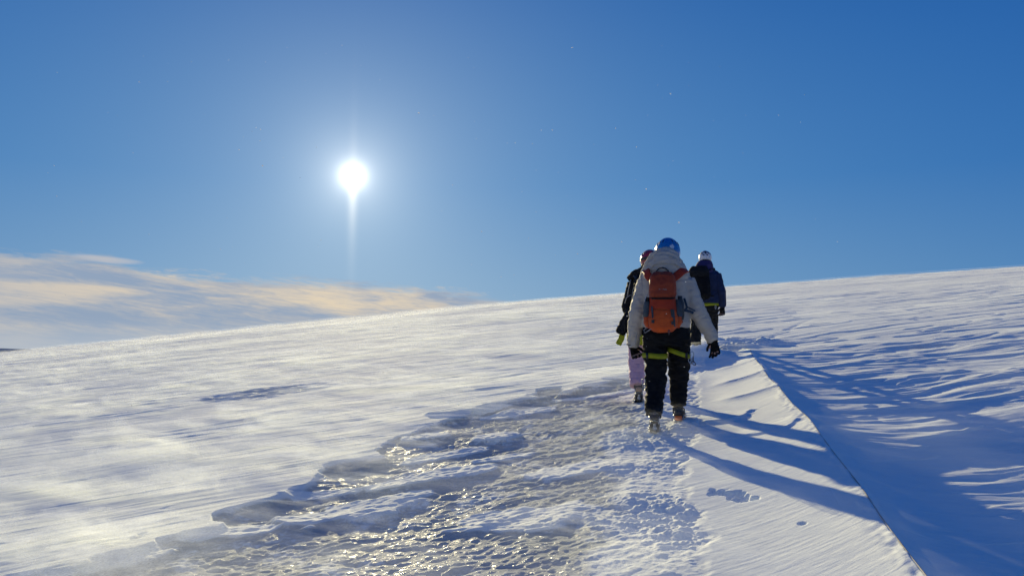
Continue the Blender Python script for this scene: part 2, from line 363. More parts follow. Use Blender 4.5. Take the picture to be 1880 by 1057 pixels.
# ------------------------------------------------------------------ shape tools for figures and gear
class MB:
    def __init__(s): s.v = []; s.f = []
    def ring(s, c, side, up, rx, ry, n, p=2.0):
        b = len(s.v)
        for i in range(n):
            a = 2*math.pi*i/n; ca, sa = math.cos(a), math.sin(a)
            e = 2.0/p
            x = rx*math.copysign(abs(ca)**e, ca); y = ry*math.copysign(abs(sa)**e, sa)
            s.v.append(tuple(Vector(c)+side*x+up*y))
        return b
    def loft(s, pts, n=20, p=2.0, closed=False, ref=(1, 0, 0)):
        """pts: (x,y,z,rx,ry); rings across the path, capped"""
        P = [Vector(q[:3]) for q in pts]; m = len(P); bases = []
        for i, q in enumerate(pts):
            if closed: t = P[(i+1) % m]-P[i-1]
            else: t = P[min(i+1, m-1)]-P[max(i-1, 0)]
            t.normalize(); r = Vector(ref)
            side = r-t*r.dot(t)
            if side.length < .2: r = Vector((0, 1, 0)); side = r-t*r.dot(t)
            side.normalize(); up = t.cross(side)
            bases.append(s.ring(P[i], side, up, q[3], q[4], n, p))
        k = m if closed else m-1
        for j in range(k):
            a, b = bases[j], bases[(j+1) % m]
            for i in range(n):
                i2 = (i+1) % n; s.f.append((a+i, a+i2, b+i2, b+i))
        if not closed:
            s.f.append(tuple(bases[0]+i for i in range(n))[::-1]); s.f.append(tuple(bases[-1]+i for i in range(n)))
        return s
    def tube(s, pts, r, n=8, closed=False, flat=1.0):
        return s.loft([tuple(q[:3])+(r, r*flat) for q in pts], n, closed=closed)
    def ell(s, c, r, n=20, rot=None):
        M = rot if rot else Matrix.Identity(3); b = len(s.v); m = n//2
        s.v.append(tuple(Vector(c)+M@Vector((0, 0, -r[2]))))
        for j in range(1, m):
            ph = -math.pi/2+math.pi*j/m
            for i in range(n):
                a = 2*math.pi*i/n
                s.v.append(tuple(Vector(c)+M@Vector((r[0]*math.cos(ph)*math.cos(a), r[1]*math.cos(ph)*math.sin(a), r[2]*math.sin(ph)))))
        s.v.append(tuple(Vector(c)+M@Vector((0, 0, r[2])))); t = len(s.v)-1
        for i in range(n):
            i2 = (i+1) % n; s.f.append((b, b+1+i2, b+1+i)); s.f.append((t, t-n+i, t-n+i2))
        for j in range(m-2):
            for i in range(n):
                i2 = (i+1) % n; a = b+1+j*n; s.f.append((a+i, a+i2, a+n+i2, a+n+i))
        return s
    def box(s, c, h, rot=None):
        M = rot if rot else Matrix.Identity(3); b = len(s.v)
        for x in (-1, 1):
            for y in (-1, 1):
                for z in (-1, 1): s.v.append(tuple(Vector(c)+M@Vector((x*h[0], y*h[1], z*h[2]))))
        for f in ((0, 1, 3, 2), (4, 6, 7, 5), (0, 4, 5, 1), (2, 3, 7, 6), (0, 2, 6, 4), (1, 5, 7, 3)): s.f.append(tuple(b+i for i in f))
        return s
    def band(s, c, rx, ry, h, th, tilt=(0, 0, 0), n=36, wob=0):
        """flat webbing hoop around a limb"""
        from mathutils import Euler
        M = Euler(tilt).to_matrix(); b = len(s.v)
        for i in range(n):
            a = 2*math.pi*i/n
            for (dr, dz) in ((0, -h), (th, -h), (th, h), (0, h)):
                x = (rx+dr)*math.cos(a); y = (ry+dr)*math.sin(a); z = dz+wob*math.sin(2*a+.6)
                s.v.append(tuple(Vector(c)+M@Vector((x, y, z))))
        for i in range(n):
            j = (i+1) % n
            for k in range(4):
                k2 = (k+1) % 4; s.f.append((b+4*i+k, b+4*j+k, b+4*j+k2, b+4*i+k2))
        return s
    def mesh(s, name):
        me = bpy.data.meshes.new(name); me.from_pydata(s.v, [], s.f); me.validate(); me.update(); return me
    def build(s, name, mat, parent=None, voxel=0, smooth=3, wr=0, wf=9.0, seed=0, stretch=(1, 1, .55), bevel=0, sub=0, fold=0):
        me = s.mesh(name)
        o = bpy.data.objects.new(name, me); col.objects.link(o)
        if voxel:
            md = o.modifiers.new('r', 'REMESH'); md.mode = 'VOXEL'; md.voxel_size = voxel; md.use_smooth_shade = True
            if smooth:
                md = o.modifiers.new('s', 'SMOOTH'); md.iterations = smooth; md.factor = .5
        if bevel:
            md = o.modifiers.new('b', 'BEVEL'); md.width = bevel; md.segments = 2; md.limit_method = 'ANGLE'
        if sub:
            md = o.modifiers.new('u', 'SUBSURF'); md.levels = sub; md.render_levels = sub
        if o.modifiers:
            bpy.context.view_layer.update()
            dg = bpy.context.evaluated_depsgraph_get()
            me2 = bpy.data.meshes.new_from_object(o.evaluated_get(dg)); o.modifiers.clear(); o.data = me2; me2.name = name; me = me2
        if wr:
            co_ = [0.0]*(3*len(me.vertices)); me.vertices.foreach_get('co', co_)
            nn = [v.normal.copy() for v in me.vertices]
            for i, v in enumerate(me.vertices):
                q = Vector((v.co.x*stretch[0], v.co.y*stretch[1], v.co.z/stretch[2]))*wf+Vector((seed, seed*1.7, 0))
                warp = mnoise.noise_vector(q*.6)*.7
                a = 1-abs(mnoise.noise(q+warp))*2.4
                b = mnoise.noise(q*2.3+warp)*.5
                v.co += nn[i]*wr*(a*.8+b)
                if fold:
                    f = math.sin(v.co.z*fold+5*mnoise.noise(v.co*6+Vector((seed, 0, 0))))
                    v.co += nn[i]*wr*.4*f
            me.update()
        me.polygons.foreach_set('use_smooth', [not (bevel and not sub)]*len(me.polygons)) if not bevel else None
        me.materials.clear(); me.materials.append(mat)
        if parent: o.parent = parent
        return o

def cloth(name, c, c2=None, rough=.75, weave=900, spec=.3, crease=.0, transl=0):
    m, nt = nmat(name); tc = N(nt, 'ShaderNodeTexCoord')
    a = N(nt, 'ShaderNodeTexNoise', i_Vector=tc.outputs['Object'], i_Scale=14.0, i_Detail=5.0, i_Roughness=.6)
    w = N(nt, 'ShaderNodeTexNoise', i_Vector=tc.outputs['Object'], i_Scale=float(weave), i_Detail=1.0)
    cc = MIX(nt, SM(nt, .3, .7, a.outputs[0]), c, c2 or tuple(x*.72 for x in c))
    h = MA(nt, 'ADD', MA(nt, 'MULTIPLY', w.outputs[0], .0006), MA(nt, 'MULTIPLY', a.outputs[0], .006))
    b = N(nt, 'ShaderNodeBump', i_Height=h, i_Distance=1.0, i_Strength=.6)
    p = N(nt, 'ShaderNodeBsdfPrincipled', i_Roughness=rough, i_Normal=b.outputs[0]); nt.links.new(cc, p.inputs['Base Color'])
    p.inputs['Specular IOR Level'].default_value = spec
    if transl:
        t = N(nt, 'ShaderNodeBsdfTranslucent', i_Color=cc); mx = N(nt, 'ShaderNodeMixShader', i_0=transl)
        nt.links.new(p.outputs[0], mx.inputs[1]); nt.links.new(t.outputs[0], mx.inputs[2]); sh = mx.outputs[0]
    else: sh = p.outputs[0]
    N(nt, 'ShaderNodeOutputMaterial', i_Surface=sh)
    return m
def plain(name, c, rough=.4, metal=0, coat=0):
    m, nt = nmat(name); tc = N(nt, 'ShaderNodeTexCoord')
    a = N(nt, 'ShaderNodeTexNoise', i_Vector=tc.outputs['Object'], i_Scale=40.0, i_Detail=4.0)
    p = N(nt, 'ShaderNodeBsdfPrincipled', i_Metallic=float(metal))
    nt.links.new(MIX(nt, a.outputs[0], tuple(x*.8 for x in c), tuple(min(1, x*1.15) for x in c)), p.inputs['Base Color'])
    nt.links.new(MA(nt, 'ADD', rough-.06, MA(nt, 'MULTIPLY', a.outputs[0], .12)), p.inputs['Roughness'])
    p.inputs['Coat Weight'].default_value = coat
    N(nt, 'ShaderNodeOutputMaterial', i_Surface=p.outputs[0]); return m
M_ = dict(
    skin=plain('skin', (.55, .33, .25), .55), hair=cloth('hair', (.06, .035, .02), rough=.6),
    cream=cloth('cream_shell_fabric', (.54, .485, .415), (.48, .43, .37), weave=1200, spec=.35, transl=.12),
    creamlining=cloth('cream_lining', (.50, .42, .30), (.44, .37, .27)),
    black=cloth('black_shell_fabric', (.006, .0065, .008), (.010, .0105, .012), rough=.8, spec=.12),
    black2=cloth('charcoal_fabric', (.010, .011, .013), (.016, .016, .018), rough=.85, spec=.15),
    navy=cloth('navy_shell_fabric', (.010, .022, .075), (.007, .014, .05), rough=.65, transl=.06),
    violet=cloth('violet_fleece', (.045, .035, .13), (.03, .025, .09), rough=.85),
    yellow=cloth('yellow_green_webbing', (.36, .38, .012), (.28, .30, .012), rough=.6, transl=.1),
    pink=cloth('pale_pink_fabric', (.78, .50, .60), (.66, .42, .52), rough=.7, transl=.15),
    orange=cloth('burnt_orange_nylon', (.38, .033, .005), (.28, .024, .004), rough=.55, weave=500),
    orange2=cloth('bright_orange_nylon', (.58, .085, .008), (.44, .06, .008), rough=.5, weave=500, transl=.05),
    darkorange=cloth('dark_orange_nylon', (.30, .045, .012), (.22, .03, .01), rough=.6, weave=500),
    grey=cloth('grey_mesh_fabric', (.06, .075, .09), (.035, .045, .055), rough=.7, weave=300),
    teal=cloth('dark_blue_webbing', (.02, .045, .08), rough=.6),
    cord=cloth('pale_cord', (.45, .43, .40), rough=.8),
    bluesh=plain('blue_helmet_shell', (.010, .15, .44), .28, coat=.5), red=plain('red_helmet_shell', (.32, .02, .035), .3, coat=.4),
    white=plain('white_helmet_shell', (.70, .70, .72), .35), blk=plain('black_plastic', (.02, .02, .022), .45),
    steel=plain('steel', (.45, .46, .48), .35, 1), orangeplastic=plain('orange_plastic', (.75, .16, .02), .4),
    sticker=plain('pale_sticker', (.50, .58, .66), .5), rubber=plain('boot_rubber', (.035, .035, .035), .7),
    boot=cloth('boot_leather', (.045, .042, .04), (.07, .065, .06), rough=.6), caked=cloth('snow_on_boot', (.5, .52, .56), rough=.8))

def hand(mb, wr, tip, side, curl=0.0, sgn=1, s=1.0, rad=.0115):
    """gloved or bare hand with a palm, four fingers and a thumb; side = thumb direction"""
    wr = Vector(wr); d = (Vector(tip)-wr).normalized(); side = Vector(side); side = (side-d*side.dot(d)).normalized()
    nrm = d.cross(side)*sgn
    def P(a, b, c): return tuple(wr+(d*a+side*b+nrm*c)*s)
    def L(pts, n=10):
        P_ = [Vector(q[:3]) for q in pts]
        mb.loft(pts, n, ref=tuple(side))
    L([P(-.02, 0, 0)+(.028*s, .022*s), P(.02, 0, 0)+(.034*s, .019*s), P(.06, .002, 0)+(.043*s, .018*s), P(.095, 0, 0)+(.042*s, .016*s)], 14)
    for k, (b, ln, sp) in enumerate(((.032, .074, .22), (.011, .084, .06), (-.011, .078, -.10), (-.031, .060, -.27))):
        r = rad*s
        c1 = curl+.12*k*.5; a = .088
        q = [P(a-.02, b*.95, 0)+(r*1.05, r*1.05), P(a, b, 0)+(r*1.05, r)]
        aa, bb, cc, an = a, b, 0, 0
        for j, f in enumerate((.42, .32, .26)):
            an += (.22+c1)*(.8 if j == 0 else 1)
            aa += math.cos(an)*ln*f*math.cos(sp); bb += math.sin(sp)*ln*f; cc += math.sin(an)*ln*f
            q.append(P(aa, bb, cc)+(r*(1-.07*j), r*(.95-.07*j)))
        L(q)
    q = [P(.02, .02, .0)+(.016*s, .014*s), P(.045, .045, .006)+(.014*s, .013*s), P(.070, .062, .014)+(.0125*s, .012*s), P(.094, .068, .022)+(.011*s, .010*s)]
    L(q)

def head(mb, c, yaw=0):
    x, y, z = c                                     # centre of the head, facing +Y
    Rm = Matrix.Rotation(yaw, 3, 'Z')
    def T(a, b, cc): v = Rm@Vector((a, b, cc)); return (x+v.x, y+v.y, z+v.z)
    mb.ell((x, y, z+.03), (.076, .095, .088), 24, Rm)
    mb.ell(T(0, .028, -.045), (.058, .066, .068), 24, Rm)
    mb.ell(T(0, .062, -.085), (.026, .024, .022), 14, Rm)         # chin
    mb.loft([T(0, .088, .018)+(.009, .009), T(0, .102, -.008)+(.012, .012), T(0, .108, -.024)+(.017, .012)], 10)   # nose
    for s_ in (-1, 1):
        mb.ell(T(s_*.031, .083, .012), (.013, .009, .008), 12, Rm)  # eye
        mb.ell(T(s_*.030, .088, .030), (.020, .008, .006), 12, Rm)  # brow
        mb.ell(T(s_*.036, .070, -.025), (.022, .016, .018), 12, Rm)  # cheek
        mb.ell(T(s_*.079, -.004, -.008), (.008, .018, .030), 12, Rm)  # ear
    mb.ell(T(0, .090, -.050), (.024, .009, .006), 12, Rm)          # lips
    mb.ell(T(0, .087, -.060), (.020, .009, .006), 12, Rm)

def mid(a, b, f, off=(0, 0, 0)):
    return tuple(a[i]+(b[i]-a[i])*f+off[i] for i in range(3))

def boot(root, heel, toe, shaft, shaft_end, mats, side):
    lever = mats['lever'] if side == 'R' or mats.get('both') else M_['blk']
    """boot from heel point to toe point (sole line), shaft up to the shin; crampon strapped below"""
    h, t = Vector(heel), Vector(toe); d = (t-h); L = d.length; d.normalize()
    X = Vector((1, 0, 0)); X = (X-d*X.dot(d)).normalized(); up = X.cross(d).normalized()
    if up.z < 0: up = -up
    def P(a, b, c): return tuple(h+d*a*L+X*b+up*c)
    mb = MB()
    mb.loft([P(.0, 0, .045)+(.030, .038), P(.06, 0, .052)+(.040, .050), P(.25, 0, .056)+(.043, .054), P(.5, 0, .050)+(.043, .047), P(.75, 0, .042)+(.050, .037), P(.93, 0, .036)+(.043, .030), P(1.0, 0, .032)+(.024, .018)], 20, 2.6)
    a = Vector(P(.20, 0, .07)); se = Vector(shaft_end)
    mb.loft([tuple(a)+(.042, .055), tuple(a.lerp(se, .35)+Vector((0, 0, .01)))+(.045, .054), tuple(a.lerp(se, .7))+(.050, .056), tuple(se)+(.053, .058)], 18)
    b = mb.build('boot', mats['boot'], root, voxel=.008, smooth=2, wr=.0015, wf=30)
    so = MB(); so.loft([P(-.015, 0, .008)+(.030, .012), P(.05, 0, .008)+(.041, .013), P(.3, 0, .008)+(.040, .013), P(.55, 0, .008)+(.040, .013), P(.8, 0, .008)+(.053, .013), P(.95, 0, .010)+(.044, .012), P(1.03, 0, .014)+(.022, .009)], 18, 3.0)
    so.build('sole', mats['rubber'], b, voxel=.006, smooth=1)
    cr = MB()
    for s_ in (-1, 1):
        cr.tube([P(0, s_*.030, -.006), P(.15, s_*.044, -.006), P(.38, s_*.040, -.006)], .0045, 6)
        cr.tube([P(.58, s_*.040, -.006), P(.8, s_*.056, -.006), P(.97, s_*.045, -.006), P(1.10, s_*.022, -.012)], .0045, 6)
        for fa, fo in ((.02, .032), (.30, .042), (.60, .044), (.78, .056), (.95, .046)):
            q = P(fa, s_*fo, -.004); e = P(fa+.01, s_*(fo+.004), -.036)
            cr.loft([q+(.007, .004), e+(.0012, .0012)], 6)
        cr.tube([P(-.02, s_*.034, .0), P(.0, s_*.044, .03), P(.06, s_*.048, .055)], .004, 6)
        cr.tube([P(.84, s_*.056, -.004), P(.82, s_*.057, .03), P(.8, s_*.040, .072), P(.8, 0, .080)], .0045, 6)
    cr.tube([P(.0, -.030, -.006), P(-.03, 0, -.006), P(.0, .030, -.006)], .0045, 6); cr.box(P(.46, 0, -.006), (.012, .075, .002), Matrix((X, d, up)).transposed())
    cr.build('crampon', mats['steel'], b)
    st = MB(); st.tube([P(.06, -.050, .06), P(.13, -.052, .10), P(.25, 0, .165), P(.13, .052, .10), P(.06, .050, .06), P(-.03, .02, .075), P(-.03, -.02, .075)], .0065, 6, closed=True, flat=.5)
    st.build('strap', mats['strap'], b)
    le = MB(); le.loft([P(-.05, 0, .002)+(.034, .010), P(-.06, 0, .022)+(.036, .012), P(-.055, 0, .045)+(.030, .011)], 14, 3)
    le.build('heel_lever', lever, b, voxel=.005, smooth=1)
    cs = MB(); cs.ell(P(.42, 0, -.010), (.020, .026, .006), 14, Matrix((X, d, up)).transposed()); cs.ell(P(.42, 0, -.012), (.020, .026, .006), 14, Matrix((X, d, up)).transposed())
    cs.build('caked_snow', mats['caked'], b, voxel=.005, smooth=1, wr=.004, wf=60)
    return b

def limb(a, b, c, ra, rb, rc, ry=1.0, bulge=0):
    """upper + lower limb with a soft joint; radii at the three joints"""
    out = []
    for f in (0, .3, .6, .88): r = ra+(rb-ra)*f; out.append(mid(a, b, f)+(r, r*ry))
    out.append(mid(a, b, .98)+(rb*1.04, rb*ry*1.04))
    for f in (.12, .4, .7, 1): r = rb+(rc-rb)*f; out.append(mid(b, c, f)+(r, r*ry))
    return out

def make_person(label, loc, rz, J, top_m, leg_m, helmet_m, glove_m, seed, bootm, jacket, trousers, hood=None, wr=.007):
    """J: joint positions in the figure's own frame; jacket / trousers: radii"""
    # ---- body: one continuous surface from the head to the hands and feet
    mb = MB()
    hc = J['head']; head(mb, hc, J.get('yaw', 0))
    nk = J['neck']; pv = J['pelvis']; ch = J['chest']
    mb.loft([mid(hc, nk, .35)+(.055, .058), mid(hc, nk, .8)+(.056, .058), nk+(.064, .062)], 18)
    mb.loft([(pv[0], pv[1], pv[2]-.09, .13, .10), pv+(.165, .115), mid(pv, ch, .35)+(.145, .10), mid(pv, ch, .7)+(.155, .11), ch+(.165, .115), mid(ch, nk, .55)+(.15, .095), mid(ch, nk, .85)+(.09, .07), nk+(.06, .06)], 24)
    for s_ in 'LR':
        sh, elb, wrr, tip = J['sh'+s_], J['el'+s_], J['wr'+s_], J['hd'+s_]
        mb.loft([mid(ch, sh, .5, (0, 0, .06))+(.07, .07), sh+(.062, .062)], 14)
        mb.loft(limb(sh, elb, wrr, .056, .043, .030), 14)
        hand(mb, wrr, tip, (-1 if s_ == 'R' else 1, .6, 0), J.get('curl'+s_, .2), 1 if s_ == 'L' else -1, rad=.0095)
        hp, kn, an = J['hp'+s_], J['kn'+s_], J['an'+s_]
        mb.loft(limb(hp, kn, an, .088, .058, .042), 16)
        he, to = J['he'+s_], J['to'+s_]
        mb.loft([an+(.042, .042), mid(he, to, .2, (0, 0, .05))+(.038, .040), mid(he, to, .55, (0, 0, .035))+(.040, .028), mid(he, to, .9, (0, 0, .022))+(.036, .018)], 12)
    body = mb.build('person', M_['skin'], None, voxel=.009, smooth=2)
    tag(body, label, 'person')
    body.location = loc; body.rotation_euler = (0, 0, rz)
    # ---- hair under the helmet
    hb = MB(); hb.ell((hc[0], hc[1]-.012, hc[2]+.032), (.084, .098, .096), 22); hb.ell((hc[0], hc[1]-.045, hc[2]-.03), (.070, .05, .07), 18)
    hb.build('hair', M_['hair'], body, voxel=.009, smooth=1, wr=.003, wf=50, stretch=(1, 1, 3))
    # ---- jacket
    mb = MB(); mb.loft(jacket['torso'], 30, 2.3)
    for s_ in 'LR':
        sh, elb, wrr = J['sh'+s_], J['el'+s_], J['wr'+s_]; ra, rb, rc = jacket['arm']
        mb.ell(mid(ch, sh, .82, (0, 0, .0)), (.09, .085, .085), 18)
        mb.loft(limb(sh, elb, wrr, ra, rb, rc, 1.05), 20)
    if hood:
        for L_ in hood: mb.loft(L_, 24, 2.2)
    jk = mb.build('jacket', top_m, body, voxel=.010, smooth=3, wr=wr*.9, wf=12, seed=seed)
    # ---- trousers
    mb = MB()
    mb.loft(trousers['hip'], 28, 2.3)
    for s_ in 'LR':
        ra, rb, rc = trousers['leg']
        pts = limb(J['hp'+s_], J['kn'+s_], J['cu'+s_], ra, rb, rc, 1.05)
        mb.loft(pts, 22)
    mb.build('trousers', leg_m, body, voxel=.010, smooth=3, wr=wr*1.1, wf=9, seed=seed+9, stretch=(1, 1, .35), fold=30)
    # ---- gloves
    for s_ in 'LR':
        mb = MB(); hand(mb, J['wr'+s_], J['hd'+s_], (-1 if s_ == 'R' else 1, .6, 0), J.get('curl'+s_, .2), 1 if s_ == 'L' else -1, rad=.0125, s=1.06)
        d = (Vector(J['hd'+s_])-Vector(J['wr'+s_])).normalized(); w_ = Vector(J['wr'+s_])
        mb.loft([tuple(w_-d*.05)+(.042, .040), tuple(w_-d*.01)+(.040, .038), tuple(w_+d*.02)+(.036, .030)], 16)
        mb.build('glove', glove_m, body, voxel=.0045, smooth=2, wr=.0012, wf=40)
    # ---- boots
    for s_ in 'LR':
        boot(body, J['he'+s_], J['to'+s_], None, J['an'+s_], bootm, s_)
    return body, jk

def helmet(body, c, r, mat, mats=(), tilt=-.15, vents=True):
    """shell cut off around the ears, with a rim, vents and a chin strap"""
    V = []; F = []; n = 40; m = 16
    Rm = Matrix.Rotation(tilt, 3, 'X'); c = Vector(c)
    for j in range(m+1):
        for i in range(n):
            a = 2*math.pi*i/n; low = -.28-.22*(.5-.5*math.sin(a))-.10*abs(math.cos(a))**2
            ph = math.pi/2-(math.pi/2-low)*j/m
            k = 1+.018*math.cos(6*a)*math.sin(2*ph)
            V.append(tuple(c+Rm@Vector((r[0]*math.cos(ph)*math.cos(a)*k, r[1]*math.cos(ph)*math.sin(a)*k, r[2]*math.sin(ph)))))
    for j in range(m):
        for i in range(n):
            i2 = (i+1) % n; F.append((j*n+i, (j+1)*n+i, (j+1)*n+i2, j*n+i2))
    mb = MB(); mb.v = V; mb.f = F
    me = mb.mesh('helmet'); o = bpy.data.objects.new('helmet', me); col.objects.link(o)
    md = o.modifiers.new('s', 'SOLIDIFY'); md.thickness = .014; md.offset = -1
    md = o.modifiers.new('w', 'WELD'); md.merge_threshold = .0006
    bpy.context.view_layer.update()
    me2 = bpy.data.meshes.new_from_object(o.evaluated_get(bpy.context.evaluated_depsgraph_get())); o.modifiers.clear(); o.data = me2
    me2.polygons.foreach_set('use_smooth', [True]*len(me2.polygons)); me2.materials.clear(); me2.materials.append(mat); o.parent = body
    rim = MB(); rim.tube([V[m*n+i] for i in range(n)], .005, 6, closed=True); rim.build('rim', M_['blk'], o)
    if vents:
        for s_ in (-1, 1):
            for a0, p0 in ((-1.15, .62), (-.5, .55), (.25, .5)):
                a = math.pi/2*s_+0; ax = s_*(.35+.42*abs(a0)); 
                ph = p0; aa = -math.pi/2+s_*(.45+.55*(a0+1.15))
                q = c+Rm@Vector((r[0]*math.cos(ph)*math.cos(aa), r[1]*math.cos(ph)*math.sin(aa), r[2]*math.sin(ph)))*1.0
                nn = Vector((math.cos(ph)*math.cos(aa)/r[0], math.cos(ph)*math.sin(aa)/r[1], math.sin(ph)/r[2])).normalized(); nn = Rm@nn
                rt = nn.to_track_quat('Z', 'Y').to_matrix()
                v = MB(); v.ell(tuple(q), (.006, .022, .0025), 12, rt); v.build('vent', M_['blk'], o)
    st = MB()
    for s_ in (-1, 1): st.tube([tuple(c+Vector((s_*r[0]*.93, .01, -.05))), tuple(c+Vector((s_*.066, .03, -.13))), tuple(c+Vector((0, .055, -.165)))], .006, 6, flat=.4)
    st.build('chin_strap', M_['blk'], o)
    return o, (c, Rm, r)
def on_helmet(info, aa, ph, lift=1.0):
    c, Rm, r = info
    q = c+Rm@(Vector((r[0]*math.cos(ph)*math.cos(aa), r[1]*math.cos(ph)*math.sin(aa), r[2]*math.sin(ph)))*lift)
    nn = Rm@Vector((math.cos(ph)*math.cos(aa)/r[0], math.cos(ph)*math.sin(aa)/r[1], math.sin(ph)/r[2])).normalized()
    return q, nn
def patch_on(info, a0, p0, pts, name, mat, parent, lift=1.012):
    """a small flat shape laid on the shell; pts in radians (da, dp)"""
    mb = MB(); b = []
    for da, dp in pts: q, _ = on_helmet(info, a0+da, p0+dp, lift); mb.v.append(tuple(q))
    q, _ = on_helmet(info, a0, p0, lift+.004); mb.v.append(tuple(q)); n = len(pts)
    for i in range(n): mb.f.append((n, i, (i+1) % n))
    return mb.build(name, mat, parent)
def carabiner(name, c, s, mat, parent, rot):
    mb = MB(); q = []
    for i in range(16):
        a = 2*math.pi*i/16; v = rot@Vector((math.cos(a)*.5*s*(1+.18*math.sin(a)), 0, math.sin(a)*s)); q.append((c[0]+v.x, c[1]+v.y, c[2]+v.z))
    mb.tube(q, .0038, 6, closed=True); return mb.build(name, mat, parent)
def strap(pts, w, th, mat, parent, name='strap', ref=(0, 0, 1), sub=2):
    """flat webbing following points; w half width along ref, th half thickness"""
    P = [Vector(p) for p in pts]
    for _ in range(sub):                                          # corner cutting for smooth curves
        Q = [P[0]]
        for a, b in zip(P[:-1], P[1:]): Q += [a.lerp(b, .25), a.lerp(b, .75)]
        Q.append(P[-1]); P = Q
    mb = MB(); mb.loft([tuple(p)+(w, th) for p in P], 10, 4.0, ref=ref); return mb.build(name, mat, parent)

# ================================================================== the walker with the orange backpack
def gz(x, y): return H(x, y)
bm_ = dict(boot=M_['boot'], rubber=M_['rubber'], steel=M_['steel'], strap=M_['blk'], lever=M_['orangeplastic'], caked=M_['caked'])
P1 = (1.43, 7.35, -.72)
J1 = dict(head=(.03, .07, 1.645), neck=(.01, .02, 1.50), chest=(0, -.01, 1.30), pelvis=(.005, 0, .95),
    shL=(-.170, -.01, 1.385), elL=(-.262, -.03, 1.08), wrL=(-.308, .05, .785), hdL=(-.272, .13, .68), curlL=.85,
    shR=(.185, -.01, 1.385), elR=(.290, -.03, 1.095), wrR=(.432, .06, .845), hdR=(.462, .075, .66), curlR=.12,
    hpL=(-.105, 0, .87), knL=(-.098, .0, .47), anL=(-.118, -.20, .20), cuL=(-.124, -.185, .165),
    hpR=(.112, .02, .87), knR=(.122, .22, .53), anR=(.104, .27, .22), cuR=(.108, .262, .235),
    heL=(-.116, -.285, .125), toL=(-.118, -.07, -.035), heR=(.110, .22, .088), toR=(.135, .50, .095))
jk1 = dict(torso=[(0, -.02, .955, .215, .155), (0, -.02, 1.0, .222, .16), (0, -.02, 1.10, .212, .15), (0, -.03, 1.25, .215, .150), (0, -.03, 1.36, .215, .145), (0, -.02, 1.43, .185, .125), (0, 0, 1.49, .11, .10)], arm=(.086, .076, .056))
tr1 = dict(hip=[(.003, 0, .80, .205, .135), (.003, -.01, .90, .218, .158), (.003, -.01, .98, .208, .15), (0, 0, 1.03, .19, .13)], leg=(.110, .092, .072))
hood1 = [[(0, -.01, 1.38, .225, .135), (0, -.03, 1.44, .222, .142), (-.005, -.045, 1.50, .196, .140), (-.008, -.05, 1.57, .160, .128), (-.016, -.045, 1.62, .132, .108), (-.035, -.03, 1.655, .095, .078)]]
p1, jk = make_person('walker in a cream hooded jacket, black trousers and blue helmet, wearing the orange backpack', P1, R(-10), J1,
    M_['cream'], M_['black'], None, M_['black'], 3, bm_, jk1, tr1, hood1, wr=.010)
h1, info = helmet(p1, (.03, .055, 1.668), (.118, .140, .138), M_['bluesh'])
patch_on(info, -math.pi/2+.30, .12, [(-.20, .0), (-.12, .09), (0, .10), (.04, .20), (.13, .12), (.22, .02), (.16, -.10), (.02, -.16), (-.10, -.10)], 'sticker', M_['sticker'], h1, 1.014)
patch_on(info, -math.pi/2-.62, .02, [(-.05, 0), (0, .03), (.05, 0), (0, -.03)], 'sticker', M_['blk'], h1, 1.012)
# hood folds
hf = MB()
hf.loft([(-.222, .0, 1.40, .022, .026), (-.195, -.06, 1.47, .026, .026), (-.160, -.10, 1.55, .026, .024), (-.112, -.115, 1.625, .024, .020), (-.05, -.115, 1.665, .022, .016), (.01, -.11, 1.655, .020, .014), (.07, -.11, 1.610, .020, .016), (.125, -.10, 1.555, .020, .018), (.175, -.07, 1.49, .020, .020), (.225, -.01, 1.405, .02, .02)], 12)
hf.build('hood_rim', M_['cream'], p1, voxel=.007, smooth=3, wr=.004, wf=14)
hf = MB()
hf.tube([(-.175, -.118, 1.44), (-.13, -.158, 1.49), (-.10, -.172, 1.525), (0, -.186, 1.535), (.09, -.176, 1.525), (.13, -.16, 1.50)], .006, 8)
hf.tube([(-.155, -.13, 1.475), (-.09, -.160, 1.57), (-.03, -.155, 1.62), (.03, -.150, 1.625), (.08, -.148, 1.585), (.12, -.14, 1.54), (.15, -.125, 1.47)], .006, 8)
hf.tube([(-.02, -.168, 1.605), (.05, -.168, 1.597), (.11, -.15, 1.57)], .005, 8)
hf.build('hood_seam', M_['creamlining'], p1, voxel=.004, smooth=3)
zp = MB(); zp.tube([(-.262, -.085, .90), (-.275, -.078, .84), (-.285, -.070, .79)], .004, 6); zp.build('sleeve_cord', M_['cord'], p1)
# harness leg loops and waist belt
hn = MB(); hn.band((0, 0, 1.0), .214, .154, .022, .006); hn.build('harness_belt', M_['black2'], p1)
for (c, rx, ry, h, tl) in (((-.104, .0, .695), .112, .118, .023, (0, .02, 0)), ((.114, .035, .72), .108, .115, .020, (0, .30, 0))):
    hb = MB(); hb.band(c, rx, ry, h, .005, tl, wob=.004); lp = hb.build('leg_loop', M_['yellow'], p1)
    e = MB(); sx = -1 if c[0] < 0 else 1; e.box((c[0]+sx*rx*.62, -ry*.82+c[1]-.006, c[2]-(.02 if sx > 0 else 0)), (.010, .006, h+.006), Matrix.Rotation(sx*.6, 3, 'Z')); e.build('buckle', M_['blk'], lp)
for i, (x, y, z, s_) in enumerate(((.232, -.02, .70, .035), (.240, -.05, .66, .03), (.215, -.05, .645, .028), (.245, .0, .63, .028))):
    carabiner('carabiner', (x, y, z), s_, M_['blk'] if i % 2 else M_['steel'], p1, Matrix.Rotation(i*1.1+.3, 3, 'Z')@Matrix.Rotation(.3*i, 3, 'Y'))
